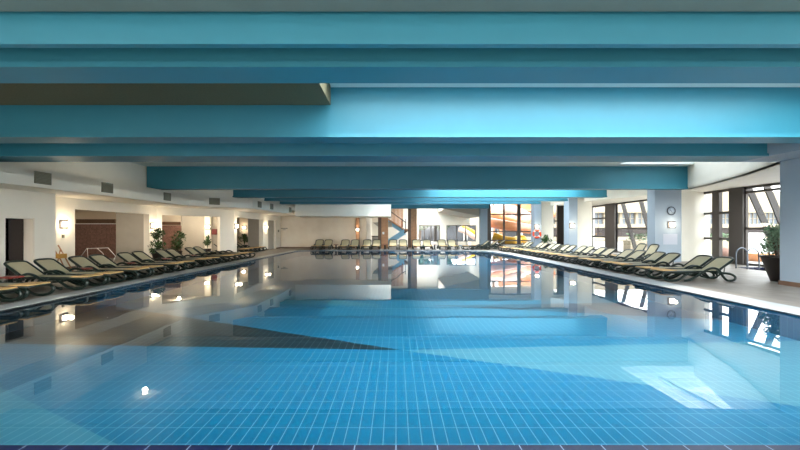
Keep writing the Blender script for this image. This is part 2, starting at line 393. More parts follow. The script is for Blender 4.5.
# recess backs: frontal partitions seen through the openings
def frontal(name, x0, x1, Y, z0, z1, m, t=.1):
    return struct(name, MB().box((x0, Y, z0), (x1, Y + t, z1)), m)
def fx(px, Y): return (px - 396) * Y / 400
w = MB(); w.box((-19.2, 12.6, 0), (-19, 36, 2.8)); w.box((-19, 12.6, 0), (-12.3, 12.7, 2.8)); w.box((-19.2, 12.6, 2.6), (-13.0, 36, 2.7)); w.box((-19, 35.0, 0), (-10.4, 35.2, 2.7))
struct('wall_recess', w, cream)
frontal('wall_recess_partition', fx(116, 20.9), -12.82, 20.9, 0, 2.6, beige)
frontal('wall_recess_mosaic', fx(66, 22.4), fx(116.5, 22.4), 22.4, 0, 1.88, mosaic)
frontal('trim_5', fx(66, 22.3), fx(117, 22.3), 22.3, 1.88, 1.93, whitep)
frontal('window_1', fx(76, 22.42), fx(115, 22.42), 22.42, 1.93, 2.16, wooddk)
frontal('wall_recess_back', fx(60, 22.46), fx(117, 22.46), 22.5, 1.9, 2.6, cream)
frontal('wall_recess_mosaic', fx(150, 26), fx(181, 26), 26, 0, 1.86, mosaic)
frontal('window_2', fx(162, 26.02), fx(180, 26.02), 26.02, 1.9, 2.1, wooddk)
frontal('wall_recess_back', fx(150, 26.1), fx(181, 26.1), 26.1, 1.86, 2.6, cream)
frontal('wall_recess_partition', fx(181.5, 25.8), fx(204.5, 25.8), 25.8, 0, 2.6, beige)
frontal('wall_recess_pillar', fx(204.5, 25.7), fx(210.5, 25.7), 25.7, 0, 2.6, white, .3)
frontal('wall_recess_partition', fx(210.5, 25.9), fx(222, 25.9), 25.9, 0, 2.6, beige)
frontal('wall_recess_partition', fx(248, 30.6), X3 - .02, 30.6, 0, 2.6, beige)
frontal('wall_recess_back', fx(239.5, 33), fx(249, 33), 33, 0, 2.6, cream)
struct('door_1', MB().box((X3 - .28, c2_, 0), (X3 - .2, c3, ZO)), beige)
# doorway by the near left wall
d = tag(empty('door_2', (XW1 - .3, yd0, 0)), kind='structure')
MB().box((-.06, -.05, 0), (0, yd1 - yd0 + .05, 1.95)).build('door_leaf', darkm, d)
MB().box((0, yd1 - yd0 - .05, 0), (.31, yd1 - yd0 + .01, 1.93)).build('door_jamb', cream, d)

# ---- far end
w = MB(); w.box((-19, 35.2, 0), (-2.6, 35.5, ZC)); struct('wall_back', w, cream)
struct('trim_6', MB().box((-7.95, 31.5, 2.66), (-.42, 34.9, ZC)), white)
struct('baseboard_back', MB().box((X3, 35.17, 0), (-3.6, 35.2, .1)), wooddk)
struct('trim_7', MB().box((fx(356, 35), 34.9, 0), (fx(359.5, 35), 35.2, 2.66)), wood)
def wcol(x0, x1, Y, h, lab):
    e = empty('wood_column', (fx(x0, Y), Y, 0)); wd = fx(x1, Y) - fx(x0, Y)
    MB().box((wd * .02, 0, .0), (wd, .75, h)).build('column_cladding', wood, e)
    MB().box((-.0, -.02, 0), (wd * .34, .74, h)).build('shade_side_cladding', wooddk, e)  # darker wood paints the shade side onto the left third
    return tag(e, lab, 'column')
wcol(378, 388, 34.0, 2.66, 'wood clad column left of the blue stair, with a small white notice')
MB().box((fx(382.3, 33.9), 33.97, 1.22), (fx(384.3, 33.9), 33.99, 1.42)).build('paper_notice', whitep)
tag(bpy.data.objects['paper_notice'], 'small white notice on the wood column left of the blue stair', 'notice')
wcol(408, 417, 36.0, ZC, 'tall wood clad column right of the blue stair')
# stair hall back wall and windowed white wall
w = MB(); w.box((-2.9, 35.5, 0), (-2.6, 43, ZC)); w.box((-2.9, 43, 0), (2.4, 43.2, ZC)); struct('wall_stair_hall', w, white)
Yw = 43.2
w = MB(); wz0, wz1 = 1.5 - 10.5 * Yw / 400, 1.5 + 5.8 * Yw / 400
xs = [fx(v, Yw) for v in (400, 417.5, 440, 446.5, 476, 487)]
w.box((xs[0], Yw, 0), (xs[5], Yw + .2, wz0)); w.box((xs[0], Yw, wz1), (xs[5], Yw + .2, ZC))
w.box((xs[0], Yw, wz0), (xs[1], Yw + .2, wz1)); w.box((xs[2], Yw, wz0), (xs[3], Yw + .2, wz1)); w.box((xs[4], Yw, wz0), (xs[5], Yw + .2, wz1))
struct('wall_far', w, white)
def window(name, p, q, z0, z1, ver, hor, t=.09, depth=.12):
    """p,q plan points; ver = fractions (pos, width m), hor = heights"""
    e = tag(empty(name, (p[0], p[1], 0), math.atan2(q[1] - p[1], q[0] - p[0])), kind='structure')
    L = math.hypot(q[0] - p[0], q[1] - p[1])
    f = MB(); f.box((0, -depth / 2, z0), (t, depth / 2, z1)); f.box((L - t, -depth / 2, z0), (L, depth / 2, z1))
    f.box((0, -depth / 2, z0), (L, depth / 2, z0 + t)); f.box((0, -depth / 2, z1 - t), (L, depth / 2, z1))
    for u, wd in ver: f.box((u * L - wd / 2, -depth / 2 * (1 + wd), z0), (u * L + wd / 2, depth / 2 * (1 + wd), z1))
    for z in hor: f.box((0, -depth / 2, z - t / 2), (L, depth / 2, z + t / 2))
    f.build('window_frame', alum, e)
    MB().add([(0, 0, z0), (L, 0, z0), (L, 0, z1), (0, 0, z1)], [(0, 1, 2, 3)]).build('glass_pane', glassm, e)
    return e
window('window_3', (xs[1], Yw + .1), (xs[2], Yw + .1), wz0, wz1, [(.3, .1), (.6, .1), (.8, .3)], [])
window('window_4', (xs[3], Yw + .1), (xs[4], Yw + .1), wz0, wz1, [(.35, .1), (.65, .1)], [])
# sloping soffit at the far right corner, white pier
w = MB(); Ys = 36.5
a = [(fx(445, Ys), 1.5 + 22 * Ys / 400), (fx(481, Ys), 1.5 + 14.5 * Ys / 400), (fx(484, Ys), 1.5 + 17 * Ys / 400), (fx(484, Ys), ZC), (fx(445, Ys), ZC)]
w.extr(a, 'Y', Ys, 43.1); struct('ceiling_slope', w, mat('warm_grey_soffit', rgb(176, 166, 152), .8))
struct('wall_pier', MB().box((fx(480.5, 36), 36, 0), (fx(487.5, 36), 36.6, ZC)), pierm)
# stair
st = empty('staircase', (0, 0, 0)); tag(st, 'blue and wood dog-leg staircase between the two wood columns', 'stairs')
Y = 40.0
def pz(px, py, Y): return (fx(px, Y), 1.5 + (231 - py) * Y / 400)
def slab(p, q, th, y0, y1):
    a, b = pz(*p, Y), pz(*q, Y); return MB().extr([a, b, (b[0], b[1] - th), (a[0], a[1] - th)], 'Y', y0, y1)
slab((386, 217), (405.5, 230), .55, 39.2, 39.3).build('upper_stringer', bluestr, st)
slab((384, 216), (406, 230), .16, 39.1, 40.4).build('upper_flight', wood, st)
slab((404, 229), (384, 242), .6, 39.0, 39.1).build('lower_stringer', bluestr, st)
slab((408, 229), (386, 244), .2, 39.1, 40.4).build('lower_flight', wooddk, st)
MB().box((fx(402, Y), 39.1, 1.5 + 0 * .1), (fx(409, Y), 40.6, 1.5 + .2)).build('landing', wood, st)
wd = MB()
for k in range(9): wd.box((fx(391.5 + k * 1.35, Y), 40.5, 1.9 + 0 - k * .0), (fx(392.4 + k * 1.35, Y), 40.6, 4.0))
wd.build('slat_screen', wood, st)
rl = MB(); rl.tube([(*[pz(388, 210, Y)[0]], 39.2, pz(388, 210, Y)[1]), (pz(406, 223, Y)[0], 39.2, pz(406, 223, Y)[1])], .04)
for px in (402, 405.5): rl.tube([(fx(px, Y), 39.2, 1.6), (fx(px, Y), 39.2, 2.7)], .035)
rl.build('handrail', alum, st)
MB().extr([pz(374, 223, 38), pz(379, 227, 38), pz(392, 227, 38), pz(392, 222, 38)], 'Y', 36, 39).build('half_landing_soffit', beige, st)
for i, px in enumerate((372.5, 376)):
    pass
e = empty('side_cabinet', (fx(372, 38), 38, 0)); tag(e, 'small dark framed cabinet against the far white wall by the stair', 'cabinet')
MB().box((0, 0, 0), (.65, .5, 1.0)).build('body', beige, e); MB().box((-.02, -.03, .95), (.67, .5, 1.03)).build('top', darkm, e); MB().tube([(.8, 0, 0), (.8, 0, 1.25)], .05).build('post', darkm, e)

# ---- right side
XR = 15.4
w = MB()
ytop = lambda px: XR * 400 / (px - 396)
w.box((XR, -1, 0), (XR + .3, 11.0, ZC)) ; w.box((XR, 11.0, 3.45), (XR + .3, 36, ZC)); w.box((XR, ytop(703), 0), (XR + .3, ytop(703) + .01, ZC))
struct('wall_right', w, white)
# facade glazing along the right side
def zfrom(py, Yd): return 1.5 + (231 - py) * Yd / 400
window('window_5', (XR + .05, 18.35), (XR + .05, ytop(702)), 0, 3.45, [(.5, .42)], [zfrom(213, 19.2), zfrom(238.5, 19.2)], t=.11)
struct('trim_8', MB().box((XR - .1, 17.65, 0), (XR + .12, 18.4, 3.45)), alum)
window('window_6', (XR + .05, 11.0), (XR + .05, 17.7), 0, 3.45, [], [zfrom(191, 17), zfrom(228.5, 17)], t=.1)
struct('trim_9', MB().box((XR - .1, 28.0, 0), (XR + .12, 29.3, 3.7)), alum)
window('window_7', (XR + .05, 21.4), (XR + .05, 28.1), 0, 3.45, [], [zfrom(201, 26), zfrom(228.3, 26)], t=.1)
window('window_8', (XR + .05, 29.2), (XR + .05, 31.6), 0, 3.45, [], [zfrom(218.5, 30.3), zfrom(236.5, 30.3)], t=.12)
struct('wall_right_far', MB().box((XR, 31.6, 0), (XR + .3, 36.2, ZC)), white)
# raking struts outside the glass
strutm = mat('dark_strut_paint', rgb(46, 40, 37), .6)
def raker(p0, p1, Yd, lab):
    wd = .3 if Yd < 20 else .26
    a, b = (fx(p0[0], Yd), zfrom(p0[1], Yd)), (fx(p1[0], Yd), zfrom(p1[1], Yd))
    k = (b[0] - a[0]) / (b[1] - a[1]); xb = b[0] + k * (-.1 - b[1]); xt = a[0] + k * (3.43 - a[1])
    o = MB().extr([(xb, -.1), (xb + wd, -.1), (xt + wd, 3.43), (xt, 3.43)], 'Y', Yd, Yd + .06).build('raking_strut', strutm)
    tag(o, lab, 'strut', 'raking facade struts')
raker((743, 181), (770, 240.5), 18.0, 'left one of the two slanted dark struts outside the bay glass by the pot plant')
raker((760.5, 178), (784, 235), 17.2, 'right one of two slanted dark struts outside the bay glass, partly behind the pier')
raker((620, 199), (633, 246), 27.8, 'left slanted dark strut outside the windows left of the clock pier')
raker((638.5, 198), (651, 245), 26.2, 'middle slanted dark strut outside the windows left of the clock pier')
raker((657.5, 196), (669, 240), 25.0, 'slanted dark strut cut off by the left edge of the clock pier')
# piers
w = MB(); w.box((fx(655, 19.3), 19.3, 0), (fx(681.5, 19.3), 19.9, ZC)); struct('wall_clock_pier', w, pierm)
w = MB(); w.box((fx(681, 19.9), 19.85, 0), (fx(694.3, 19.9), 20.5, ZC)); w.box((fx(694, 20), 20.0, 0), (XR + .3, 20.6, ZC)); struct('wall_clock_pier_return', w, white)
w = MB(); w.box((fx(569, 26.4), 26.4, 0), (fx(577.5, 26.4), 27.2, ZC)); struct('wall_middle_pier', w, pierm)
struct('wall_middle_pier_return', MB().box((fx(577.5, 26.8), 26.8, 0), (fx(592, 26.8), 27.4, ZC)), white)
struct('wall_far_pier', MB().box((fx(534.5, 30.6), 30.6, 0), (fx(541.5, 30.6), 31.4, ZC)), pierm)
struct('wall_far_pier_return', MB().box((fx(541.5, 31), 31.0, 0), (fx(553.5, 31), 31.6, ZC)), white)
# near shade-grey pier and its haunch
struct('wall_near_pier', MB().box((10.75, 8.95, 0), (11.6, 11.2, ZB)).box((9.72, 9.0, 3.0), (10.75, 11.25, ZB)) if False else MB().box((10.75, 3, 0), (11.6, 11.2, ZB)).box((9.7, 9.0, ZB), (11.6, 11.3, ZC)), pierm)
struct('baseboard_pier', MB().box((10.72, 3, 0), (10.75, 11.22, .12)).box((10.72, 11.2, 0), (11.6, 11.23, .12)), wooddk)
# bowed fascia between near pier and clock pier, with soffit behind it
f0, f1 = (10.75, 11.2), (13.65, 19.0)
w = MB()
bow = [f0, (12.0, 13.9), (13.0, 16.6), f1]
for p, q in zip(bow, bow[1:]): w.wallbox(q, p, ZB, ZC + .4, 0, .2)
w.prism(bow + [(XR, 20), (XR, 10.8)], ZB, ZB + .08)
struct('trim_10', w, white)
# soffit/fascia over the windows beyond the clock pier
w = MB(); bow = [(14.0, 19.9), (13.6, 23.2), (12.6, 26.4)]
for p, q in zip(bow, bow[1:]): w.wallbox(p, q, 3.45, ZC, 0, .2)
bow = [(12.8, 27.2), (12.0, 30.6)]; w.wallbox(*bow, 3.45, ZC, 0, .2)
w.prism([(14.0, 19.9), (13.6, 23.2), (12.6, 26.4), (12.4, 30.6), (XR, 30.6), (XR, 19.9)], 3.45, 3.55)
struct('trim_11', w, white)
# frontal glazing at the far right
Yg = 36.3
window('window_9', (fx(487.5, Yg), Yg), (fx(535, Yg), Yg), .25, 4.2, [(.03, .32), (.345, .14), (.66, .3)], [zfrom(214.5, Yg), zfrom(231.5, Yg), zfrom(240.5, Yg)], t=.1)
window('window_10', (fx(541, Yg), Yg), (fx(570, Yg), Yg), 0, 4.2, [(.66, .6), (.35, .1)], [zfrom(221, Yg), zfrom(236, Yg)], t=.1)
struct('wall_back_right', MB().box((fx(480, Yg), Yg - .1, 4.2), (XR + .3, Yg + .2, ZC)).box((fx(487.5, Yg), Yg - .1, 0), (fx(570, Yg), Yg + .2, .25)), white)

# ------------------------------------------------------------------ outside
gr = struct('ground_outside', MB().box((15.8, -10, -.35), (90, 90, -.12)).box((-10, 44.2, -.35), (15.8, 90, -.12)).box((8.8, 36.6, -.35), (15.42, 44.0, .01)), paving)
b = empty('building', (20, 62, 0)); tag(b, 'long cream building across the terrace with a row of dark windows', 'building')
bm_ = MB(); bm_.box((0, 0, 4.35), (60, 3, 7.3)); bm_.box((0, .5, 2.0), (60, 3, 2.6)); bm_.box((0, .5, -.1), (60, 3, .6)); bm_.box((0, 0, 7.3), (60, 3.2, 7.6))
bm_.build('wall', bldm, b); MB().box((0, 1.0, 2.4), (60, 1.2, 4.5)).build('window_band', bldw, b)
MB().box((0, .9, .5), (60, 1.1, 2.1)).build('undercroft', darkm, b)
for k in range(24):
    q = MB().box((k * 2.5, .6, 2.5), (k * 2.5 + .42, 1.02, 4.4)); q.box((k * 2.5 + 1.1, .9, 2.6), (k * 2.5 + 1.2, 1.0, 4.4)); q.box((k * 2.5 + 1.8, .9, 2.6), (k * 2.5 + 1.9, 1.0, 4.4)); q.box((k * 2.5 + .4, .9, 3.4), (k * 2.5 + 2.5, 1.0, 3.5)); q.build('window_post', bldm, b)
def planter(x, y, l, lab):
    e = empty('planter_box', (x, y, -.12)); MB().box((0, 0, 0), (l, 1.0, .9)).build('box', bldm, e)
    g = MB(); rr = random.Random(int(x * 10))
    for k in range(int(l * 60)):
        c = Vector((rr.uniform(.1, l - .1), rr.uniform(.1, .9), .9 + rr.uniform(0, .5))); d = Vector((rr.uniform(-1, 1), rr.uniform(-1, 1), rr.uniform(-.3, 1))).normalized() * .16; n = Vector((d.y, -d.x, rr.uniform(-.1, .1)))
        g.add([c - d, c + n * .5, c + d, c - n * .5], [(0, 1, 2, 3)])
    g.build('foliage', leaf, e); return tag(e, lab, 'planter')
planter(19, 27.5, 4.5, 'pale planter with green plants outside the bay glass by the pot plant')
planter(25, 36, 7, 'long pale planter with plants outside the windows left of the clock pier')
planter(17.6, 30, 2.2, 'short pale planter close to the glass behind the slanted struts')
def parasol(x, y, lab):
    e = empty('white_awning', (x, y, -.12)); MB().extr([(0, .1), (2.6, .1), (2.0, 1.5), (.6, 1.5)], 'Y', 0, .2).build('panel', whitep, e); MB().box((-.1, -.05, 0), (2.7, .25, .12)).build('base', bldm, e); return tag(e, lab, 'screen')
parasol(20.5, 24.5, 'white slanted screen panel on the terrace behind the bay glass')
q = MB().lathe([(.15, 0), (.35, .3), (.42, .5), (.2, .72), (.02, .8)], (15.9 + .7, 20.2, -.12), 12); tag(q.build('round_shrub', mat('reddish_brown_leaf', rgb(140, 104, 92), .9, noise=.4, nscale=20)), 'round brownish shrub just outside the bay glass', 'shrub')
tag(MB().lathe([(.5, 0), (.7, .35), (.75, .42), (.6, .44), (.02, .4)], (19.6, 21.5, -.12), 14).build('flower_bowl', mat('orange_bowl', rgb(214, 150, 104), .6)), 'orange flower bowl on the terrace behind the steel handrails', 'bowl')
# water slides
def tubeobj(name, pts, r, m, lab, grp='water slides outside', n=14, sm=8):
    o = MB().tube(pts, r, n=n, smooth=sm).build(name, m)
    for p in (pts[1], pts[-2]): MB().tube([(p[0], p[1], -.12), (p[0], p[1], p[2])], .07).build('support_post', whitep, o)
    return tag(o, lab, 'water slide', grp)
Yt = 44.0
def T(px, py, dy=0): return (fx(px, Yt), Yt + dy, zfrom(py, Yt))
tubeobj('water_slide', [T(484, 220, 1.5), T(498, 224), T(512, 226.5, -.5), T(526, 228.5), T(540, 231, .6), T(552, 238, 1)], .55, slide_o, 'large peach tube slide crossing the far glazing at mid height')
tubeobj('water_slide', [T(486, 219, 3), T(500, 213, 3.4), T(514, 218, 3), T(530, 221, 2.6), T(548, 217, 3), T(566, 212, 4)], .55, slide_o, 'upper orange tube slide curving behind the large peach one')
tubeobj('water_slide', [T(487, 236, -3), T(494, 239, -3.4), T(502, 240.5, -4), T(509, 239.5, -3.2)], .45, slide_y, 'yellow tube slide low at the left of the far glazing')
tubeobj('water_slide', [T(516, 244, 2), T(518, 240, .6), T(524, 239, .6), T(531, 243, 2.4)], .42, slide_y, 'yellow slide loop below the peach tube, right part')
tubeobj('water_slide', [T(490, 206, 6), T(505, 208, 6), T(520, 206, 6), T(536, 210, 6), T(556, 222, 6), T(570, 232, 6)], .6, slide_p, 'pale pink tube slide high behind the orange ones')
Yt = 50.0
tubeobj('water_slide', [T(461, 227), T(464, 229), T(470, 232), T(478, 236), T(486, 240)], .42, slide_y, 'yellow slide chute seen through the right window of the far white wall')
tubeobj('water_slide', [T(458, 229, -.6), T(466, 232.5, -.8), T(474, 238, -.8)], .3, slide_p, 'pale slide chute beside the yellow one behind the far window')
tw = empty('slide_tower', (13.5, 52, -.12)); tag(tw, 'orange brown slide tower behind the tube slides', 'tower')
for x in (0, 6):
    for y in (0, 4): MB().box((x, y, 0), (x + .35, y + .35, 7)).build('post', wood, tw)
MB().box((-.3, -.3, 4.2), (6.7, 4.7, 4.5)).build('platform', wood, tw); MB().box((-.3, -.3, 4.5), (6.7, -.1, 5.6)).build('parapet', slide_o, tw); MB().add([(-.8, -.8, 7), (7.2, -.8, 7), (7.2, 5.2, 7), (-.8, 5.2, 7), (3.2, 2.2, 9)], [(0, 1, 4), (1, 2, 4), (2, 3, 4), (3, 0, 4), (3, 2, 1, 0)]).build('roof', slide_p, tw)
# trees outside
def tree(x, y, h, lab):
    e = empty('tree', (x, y, -.12)); MB().tube([(0, 0, 0), (.1, 0, h * .5), (0, .1, h * .8)], [.16, .12, .05]).build('trunk', bark, e)
    g = MB(); rr = random.Random(int(x * 7 + y))
    for k in range(1500):
        u = Vector((rr.gauss(0, 1), rr.gauss(0, 1), rr.gauss(0, 1))).normalized() * (rr.random() ** .4); c = Vector((u.x * h * .33, u.y * h * .33, h * .68 + u.z * h * .3))
        d = Vector((rr.uniform(-1, 1), rr.uniform(-1, 1), rr.uniform(-1, 1))).normalized() * .22; n = d.cross(Vector((rr.random(), rr.random(), rr.random()))).normalized() * .12
        g.add([c - d, c + n, c + d, c - n], [(0, 1, 2, 3)])
    g.build('foliage', leaf, e); return tag(e, lab, 'tree', 'trees outside the glazing')
tree(37, 56, 4.6, 'green tree in front of the cream building, left of the clock pier')
tree(3.2, 54, 4.4, 'green tree behind the left window of the far white wall')
tree(6.2, 55, 4.6, 'green tree behind the right window of the far white wall')
tag(MB().box((-4, 66, -.1), (20, 67, 3.1)).build('backdrop', mat('dark_backdrop_grey', rgb(70, 72, 76), .4, noise=.7, nscale=.7)), 'low dark added pavilion seen through the far wall windows', 'building')  # dark block added beyond the far windows to darken their bright view

# ------------------------------------------------------------------ loungers
def lounger_proto(label, back_deg=36, name='pool_lounger'):
    """origin at the foot end on the ground, head towards +X"""
    e = empty(name)
    for s in (-1, 1):
        y = s * .335
        t = MB()
        # long arm/leg strap: floor -> diagonal up -> armrest -> rear loop
        t.tube([(.6, y, .035), (.72, y, .05), (.92, y, .14), (1.13, y, .27), (1.3, y, .37), (1.46, y, .405), (1.62, y, .34), (1.72, y, .18), (1.84, y, .055), (1.97, y, .035), (2.08, y, .07), (2.08, y, .16), (1.95, y, .23), (1.75, y, .26), (1.55, y, .27)], .035, n=8, smooth=4)
        # foot loop
        t.tube([(.95, y * .97, .27), (.6, y * .97, .275), (.14, y * .97, .27), (-.02, y * .97, .22), (-.03, y * .97, .14), (.08, y * .97, .06), (.28, y * .97, .033), (.46, y * .97, .07), (.6, y * .97, .17), (.74, y * .97, .26)], .034, n=8, smooth=4)
        # belly loop below the hinge
        t.tube([(1.0, y * .94, .27), (1.1, y * .94, .17), (1.28, y * .94, .12), (1.5, y * .94, .13), (1.66, y * .94, .22), (1.6, y * .94, .27)], .026, n=8, smooth=4)
        t.build('side_frame', frame_g, e)
    st = MB()
    for s in (-1, 1): st.tube([(.0, s * .29, .29), (.8, s * .29, .3), (1.6, s * .29, .3)], .026, n=8, smooth=3)
    st.tube([(-.0, -.29, .29), (-.0, .29, .29)], .028).tube([(1.6, -.33, .29), (1.6, .33, .29)], .022).tube([(.75, -.33, .27), (.75, .33, .27)], .02)
    st.build('seat_frame', frame_g, e)
    MB().box((.42, -.275, .295), (1.58, .275, .31)).build('seat_sling', sling, e)
    p = MB().box((-.01, -.29, .285), (.42, .29, .34)); bevel(p.build('foot_pad', padm, e), .018, 3)
    L = .62; a = R(back_deg); cx, cz = 1.58, .31
    def B(u, v, w=0): return (cx + u * math.cos(a) - w * math.sin(a), v, cz + u * math.sin(a) + w * math.cos(a))
    s_ = MB().add([B(0, -.29, -.006), B(0, .29, -.006), B(L, .28, -.006), B(L, -.28, -.006), B(0, -.29, .008), B(0, .29, .008), B(L, .28, .008), B(L, -.28, .008)],
                  [(0, 1, 2, 3), (7, 6, 5, 4), (0, 4, 5, 1), (1, 5, 6, 2), (2, 6, 7, 3), (3, 7, 4, 0)]).build('backrest', sling, e)
    q = L - .1
    MB().tube([B(-.02, -.32), B(.3, -.32), B(q, -.315), B(L - .01, -.28), B(L + .03, -.15, .0), B(L + .035, 0), B(L + .03, .15), B(L - .01, .28), B(q, .315), B(.3, .32), B(-.02, .32)], .034, n=8, smooth=4).build('backrest_frame', frame_g, s_)
    for v in (-.2, .2): MB().tube([B(.4, v, -.02), (1.86, v, .2)], .014).build('prop_strut', frame_g, e)
    return tag(e, label, 'lounger', None)
protos = {}
def lounger(x, y, rz, label, group, deg=36):
    if deg not in protos:
        o = lounger_proto('', deg); protos[deg] = o
    else: o = copy_tree(protos[deg])
    o.location = (x, y, .012 if False else 0); o.rotation_euler = (0, 0, rz)
    o['label'] = label; o['category'] = 'lounger'; o['group'] = group
    return o
ordn = ['nearest', 'second', 'third', 'fourth', 'fifth', 'sixth', 'seventh', 'eighth', 'ninth', 'tenth', 'eleventh', 'twelfth', 'thirteenth', 'fourteenth', 'fifteenth', 'sixteenth', 'seventeenth', 'eighteenth', 'nineteenth']
# right poolside row
YR = [11.8, 12.6, 14.0, 14.8, 15.95, 16.75, 18.15, 18.95, 20.1, 20.85, 22.1, 22.9, 24.2, 24.95, 26.2, 26.95, 28.3, 29.05]
for i, yh in enumerate(YR):
    nm = 'nearest lounger of the right poolside row, in front of the steel handrails' if i == 0 else 'lounger in the right poolside row, %s counted from the near end by the pot plant' % ordn[i]
    if i == len(YR) - 1: nm = 'last lounger of the right poolside row, at the far corner of the pool'
    lounger(7.92 - (.0 if yh < 27 else .25), yh + .35, random.uniform(-.012, .012), nm, 'loungers along the right pool edge')
lounger(6.35, 33.2, .05, 'left one of the two loungers alone in front of the far glazing', 'loungers at the far right corner')
lounger(7.2, 34.2, .05, 'right one of the two loungers alone in front of the far glazing', 'loungers at the far right corner')
lounger(5.35, 32.0, .08, 'lounger at the right end of the far pool edge beside the small splash pool', 'loungers at the far right corner')
lounger(10.3, 19.8, 0, 'left one of two raised loungers in a second row below the slanted struts', 'second row loungers on the right', 58)
lounger(10.3, 18.85, 0, 'right one of two raised loungers in a second row beside the clock pier', 'second row loungers on the right', 58)
# left poolside row (heads nearer the camera)
YL = [7.75, 8.55, 10.2, 11.0, 12.2, 13.0, 14.3, 15.1, 16.55, 17.35, 18.9, 19.72]
for i, yh in enumerate(YL):
    nm = ('lounger of the left poolside row cut by the left picture edge, the nearer one' if i == 0 else 'lounger of the left poolside row of which only the foot end shows, the farther one' if i == 1 else
          'lounger in front of the dark doorway in the left row, %s from the near end' % ordn[i] if i in (2, 3) else 'lounger in the left poolside row, %s counted from the near end' % ordn[i])
    lounger(-7.92, yh + .33, R(180) + random.uniform(-.012, .012), nm, 'loungers along the left pool edge')
for i, yh in enumerate([20.4, 21.2]):
    lounger(-7.95, yh + .9, R(180), 'flat laid lounger at the far end of the left row, %s one' % ('nearer' if i == 0 else 'last'), 'flat loungers on the left', 6)
for i, yh in enumerate([26.3, 27.1, 28.1, 28.9, 29.7]):
    lounger(-9.75, yh, R(182), 'lounger inside the far left recess opening, %s one' % ['nearest', 'second', 'middle', 'fourth', 'farthest'][i], 'loungers in the far left recess')
# far row facing the camera
XF = [319, 328, 345, 355, 367, 376.5, 393, 403, 416.5, 427, 442, 452]
for i, px in enumerate(XF):
    nm = 'lounger at the left end of the far row facing the camera' if i == 0 else 'lounger at the right end of the far row facing the camera' if i == 11 else 'lounger in the far row facing the camera, %s from the left' % ordn[i]
    lounger(fx(px, 33.1), 31.5, R(90), nm, 'loungers along the far pool edge', 44)
# small side tables
def side_table():
    e = empty('side_table')
    bevel(MB().box((-.18, -.18, .36), (.18, .18, .40)).build('table_top', tabm, e), .012)
    MB().lathe([(.17, 0), (.17, .03), (.06, .05), (.05, .36), (.1, .37)], n=16).build('pedestal', frame_g, e)
    return e
stp = None
for i, (x, y, lab) in enumerate([(-9.35, 9.7, 'side table with red-brown top at the left picture edge'), (-9.35, 11.93, 'side table with red-brown top behind the lounger beside the folding wooden stand'), (-9.4, 13.98, 'side table with red-brown top in the left row before the brown mosaic recess'),
        (-9.4, 16.15, 'side table with red-brown top in the left row before the beige partition'), (-9.4, 18.35, 'farthest red-brown side table of the left row, before the tall potted plant'),
        (fx(336, 32.6), 32.6, 'dark side table in the far row, leftmost of three'), (fx(385, 32.6), 32.6, 'dark side table in the far row in front of the left wood column'), (fx(434.5, 32.6), 32.6, 'dark side table in the far row, rightmost of three')]):
    if stp is None: stp = side_table(); o = stp
    else: o = copy_tree(stp)
    o.location = (x, y, 0); tag(o, lab, 'table', 'small side tables')

# ------------------------------------------------------------------ wall things
def sconce(x, y, z, ang, lab, plate=True, power=5.5):
    e = empty('wall_sconce', (x, y, z), ang)        # wall plane is local x=0, lamp towards +x
    MB().box((0, -.18, -.16), (.035, .18, .16)).build('back_plate', alum, e)
    bevel(MB().box((.035, -.1, -.095), (.13, .1, .095)).build('lamp_shade', lampm, e), .015)
    l = bpy.data.lights.new('sconce_bulb', 'POINT'); l.energy = power; l.color = (1, .8, .56); l.shadow_soft_size = .08
    lo = bpy.data.objects.new('sconce_bulb', l); COL.objects.link(lo); lo.parent = e; lo.location = (.3, 0, .0)
    return tag(e, lab, 'lamp', 'lit square wall sconces')
sconce(XW2, yx(63.5, XW2), 1.76, 0, 'lit sconce on the left wall between the dark doorway and the mosaic recess')
pt = on12(158.5); sconce(XW2, 21.0, 1.78, 0, 'lit sconce above the tall potted plant on the left')
sconce(fx(207.7, 25.6), 25.69, 1.76, R(-90), 'lit sconce on the slim pillar inside the second left recess', power=2.5)
sconce(X3, 25.2, 1.8, 0, 'lit sconce on the white column at the near edge of the far left recess')
sconce(fx(244, 32.9), 32.99, 1.78, R(-90), 'lit sconce on the cream wall inside the far left recess', power=2.5)
sconce(X3, 31.0, 1.79, 0, 'lit sconce on the left wall next to the farthest doorway')
sconce(fx(357.5, 34.8), 34.88, 1.62, R(-90), 'lit sconce on the slim wood strip of the far wall', power=2.5)
sconce(fx(672, 19.25), 19.3, 1.8, R(-90), 'lit sconce below the wall clock', power=2.5)
sconce(fx(572.5, 26.3), 26.4, 1.85, R(-90), 'lit sconce on the middle shade-grey pier', power=2.5)
sconce(fx(537, 30.5), 30.6, 1.84, R(-90), 'small lit sconce on the far pier above the red lifebuoy', power=2)
# clock
e = empty('wall_clock', (fx(671.5, 19.25), 19.3, 2.47)); tag(e, 'round dark rimmed wall clock above the sconce on the clock pier', 'clock')
MB().lathe([(.19, 0), (.21, -.02), (.21, -.045), (.17, -.05), (.165, -.03)], n=32, axis='Y').build('rim', mat('clock_rim', rgb(48, 60, 72), .4), e)
MB().lathe([(.168, -.02), (.168, -.036)], n=32, axis='Y').build('dial', clockf, e)
m = MB()
for k in range(12):
    a = k * math.pi / 6; c, s_ = math.sin(a), math.cos(a); m.tube([(c * .13, -.04, s_ * .13), (c * .155, -.04, s_ * .155)], .006, n=5)
m.build('hour_mark', darkm, e)
MB().tube([(0, -.042, 0), (-.07, -.042, .05)], .009, n=5).build('hour_hand', darkm, e); MB().tube([(0, -.044, 0), (.05, -.044, -.11)], .006, n=5).build('minute_hand', darkm, e)
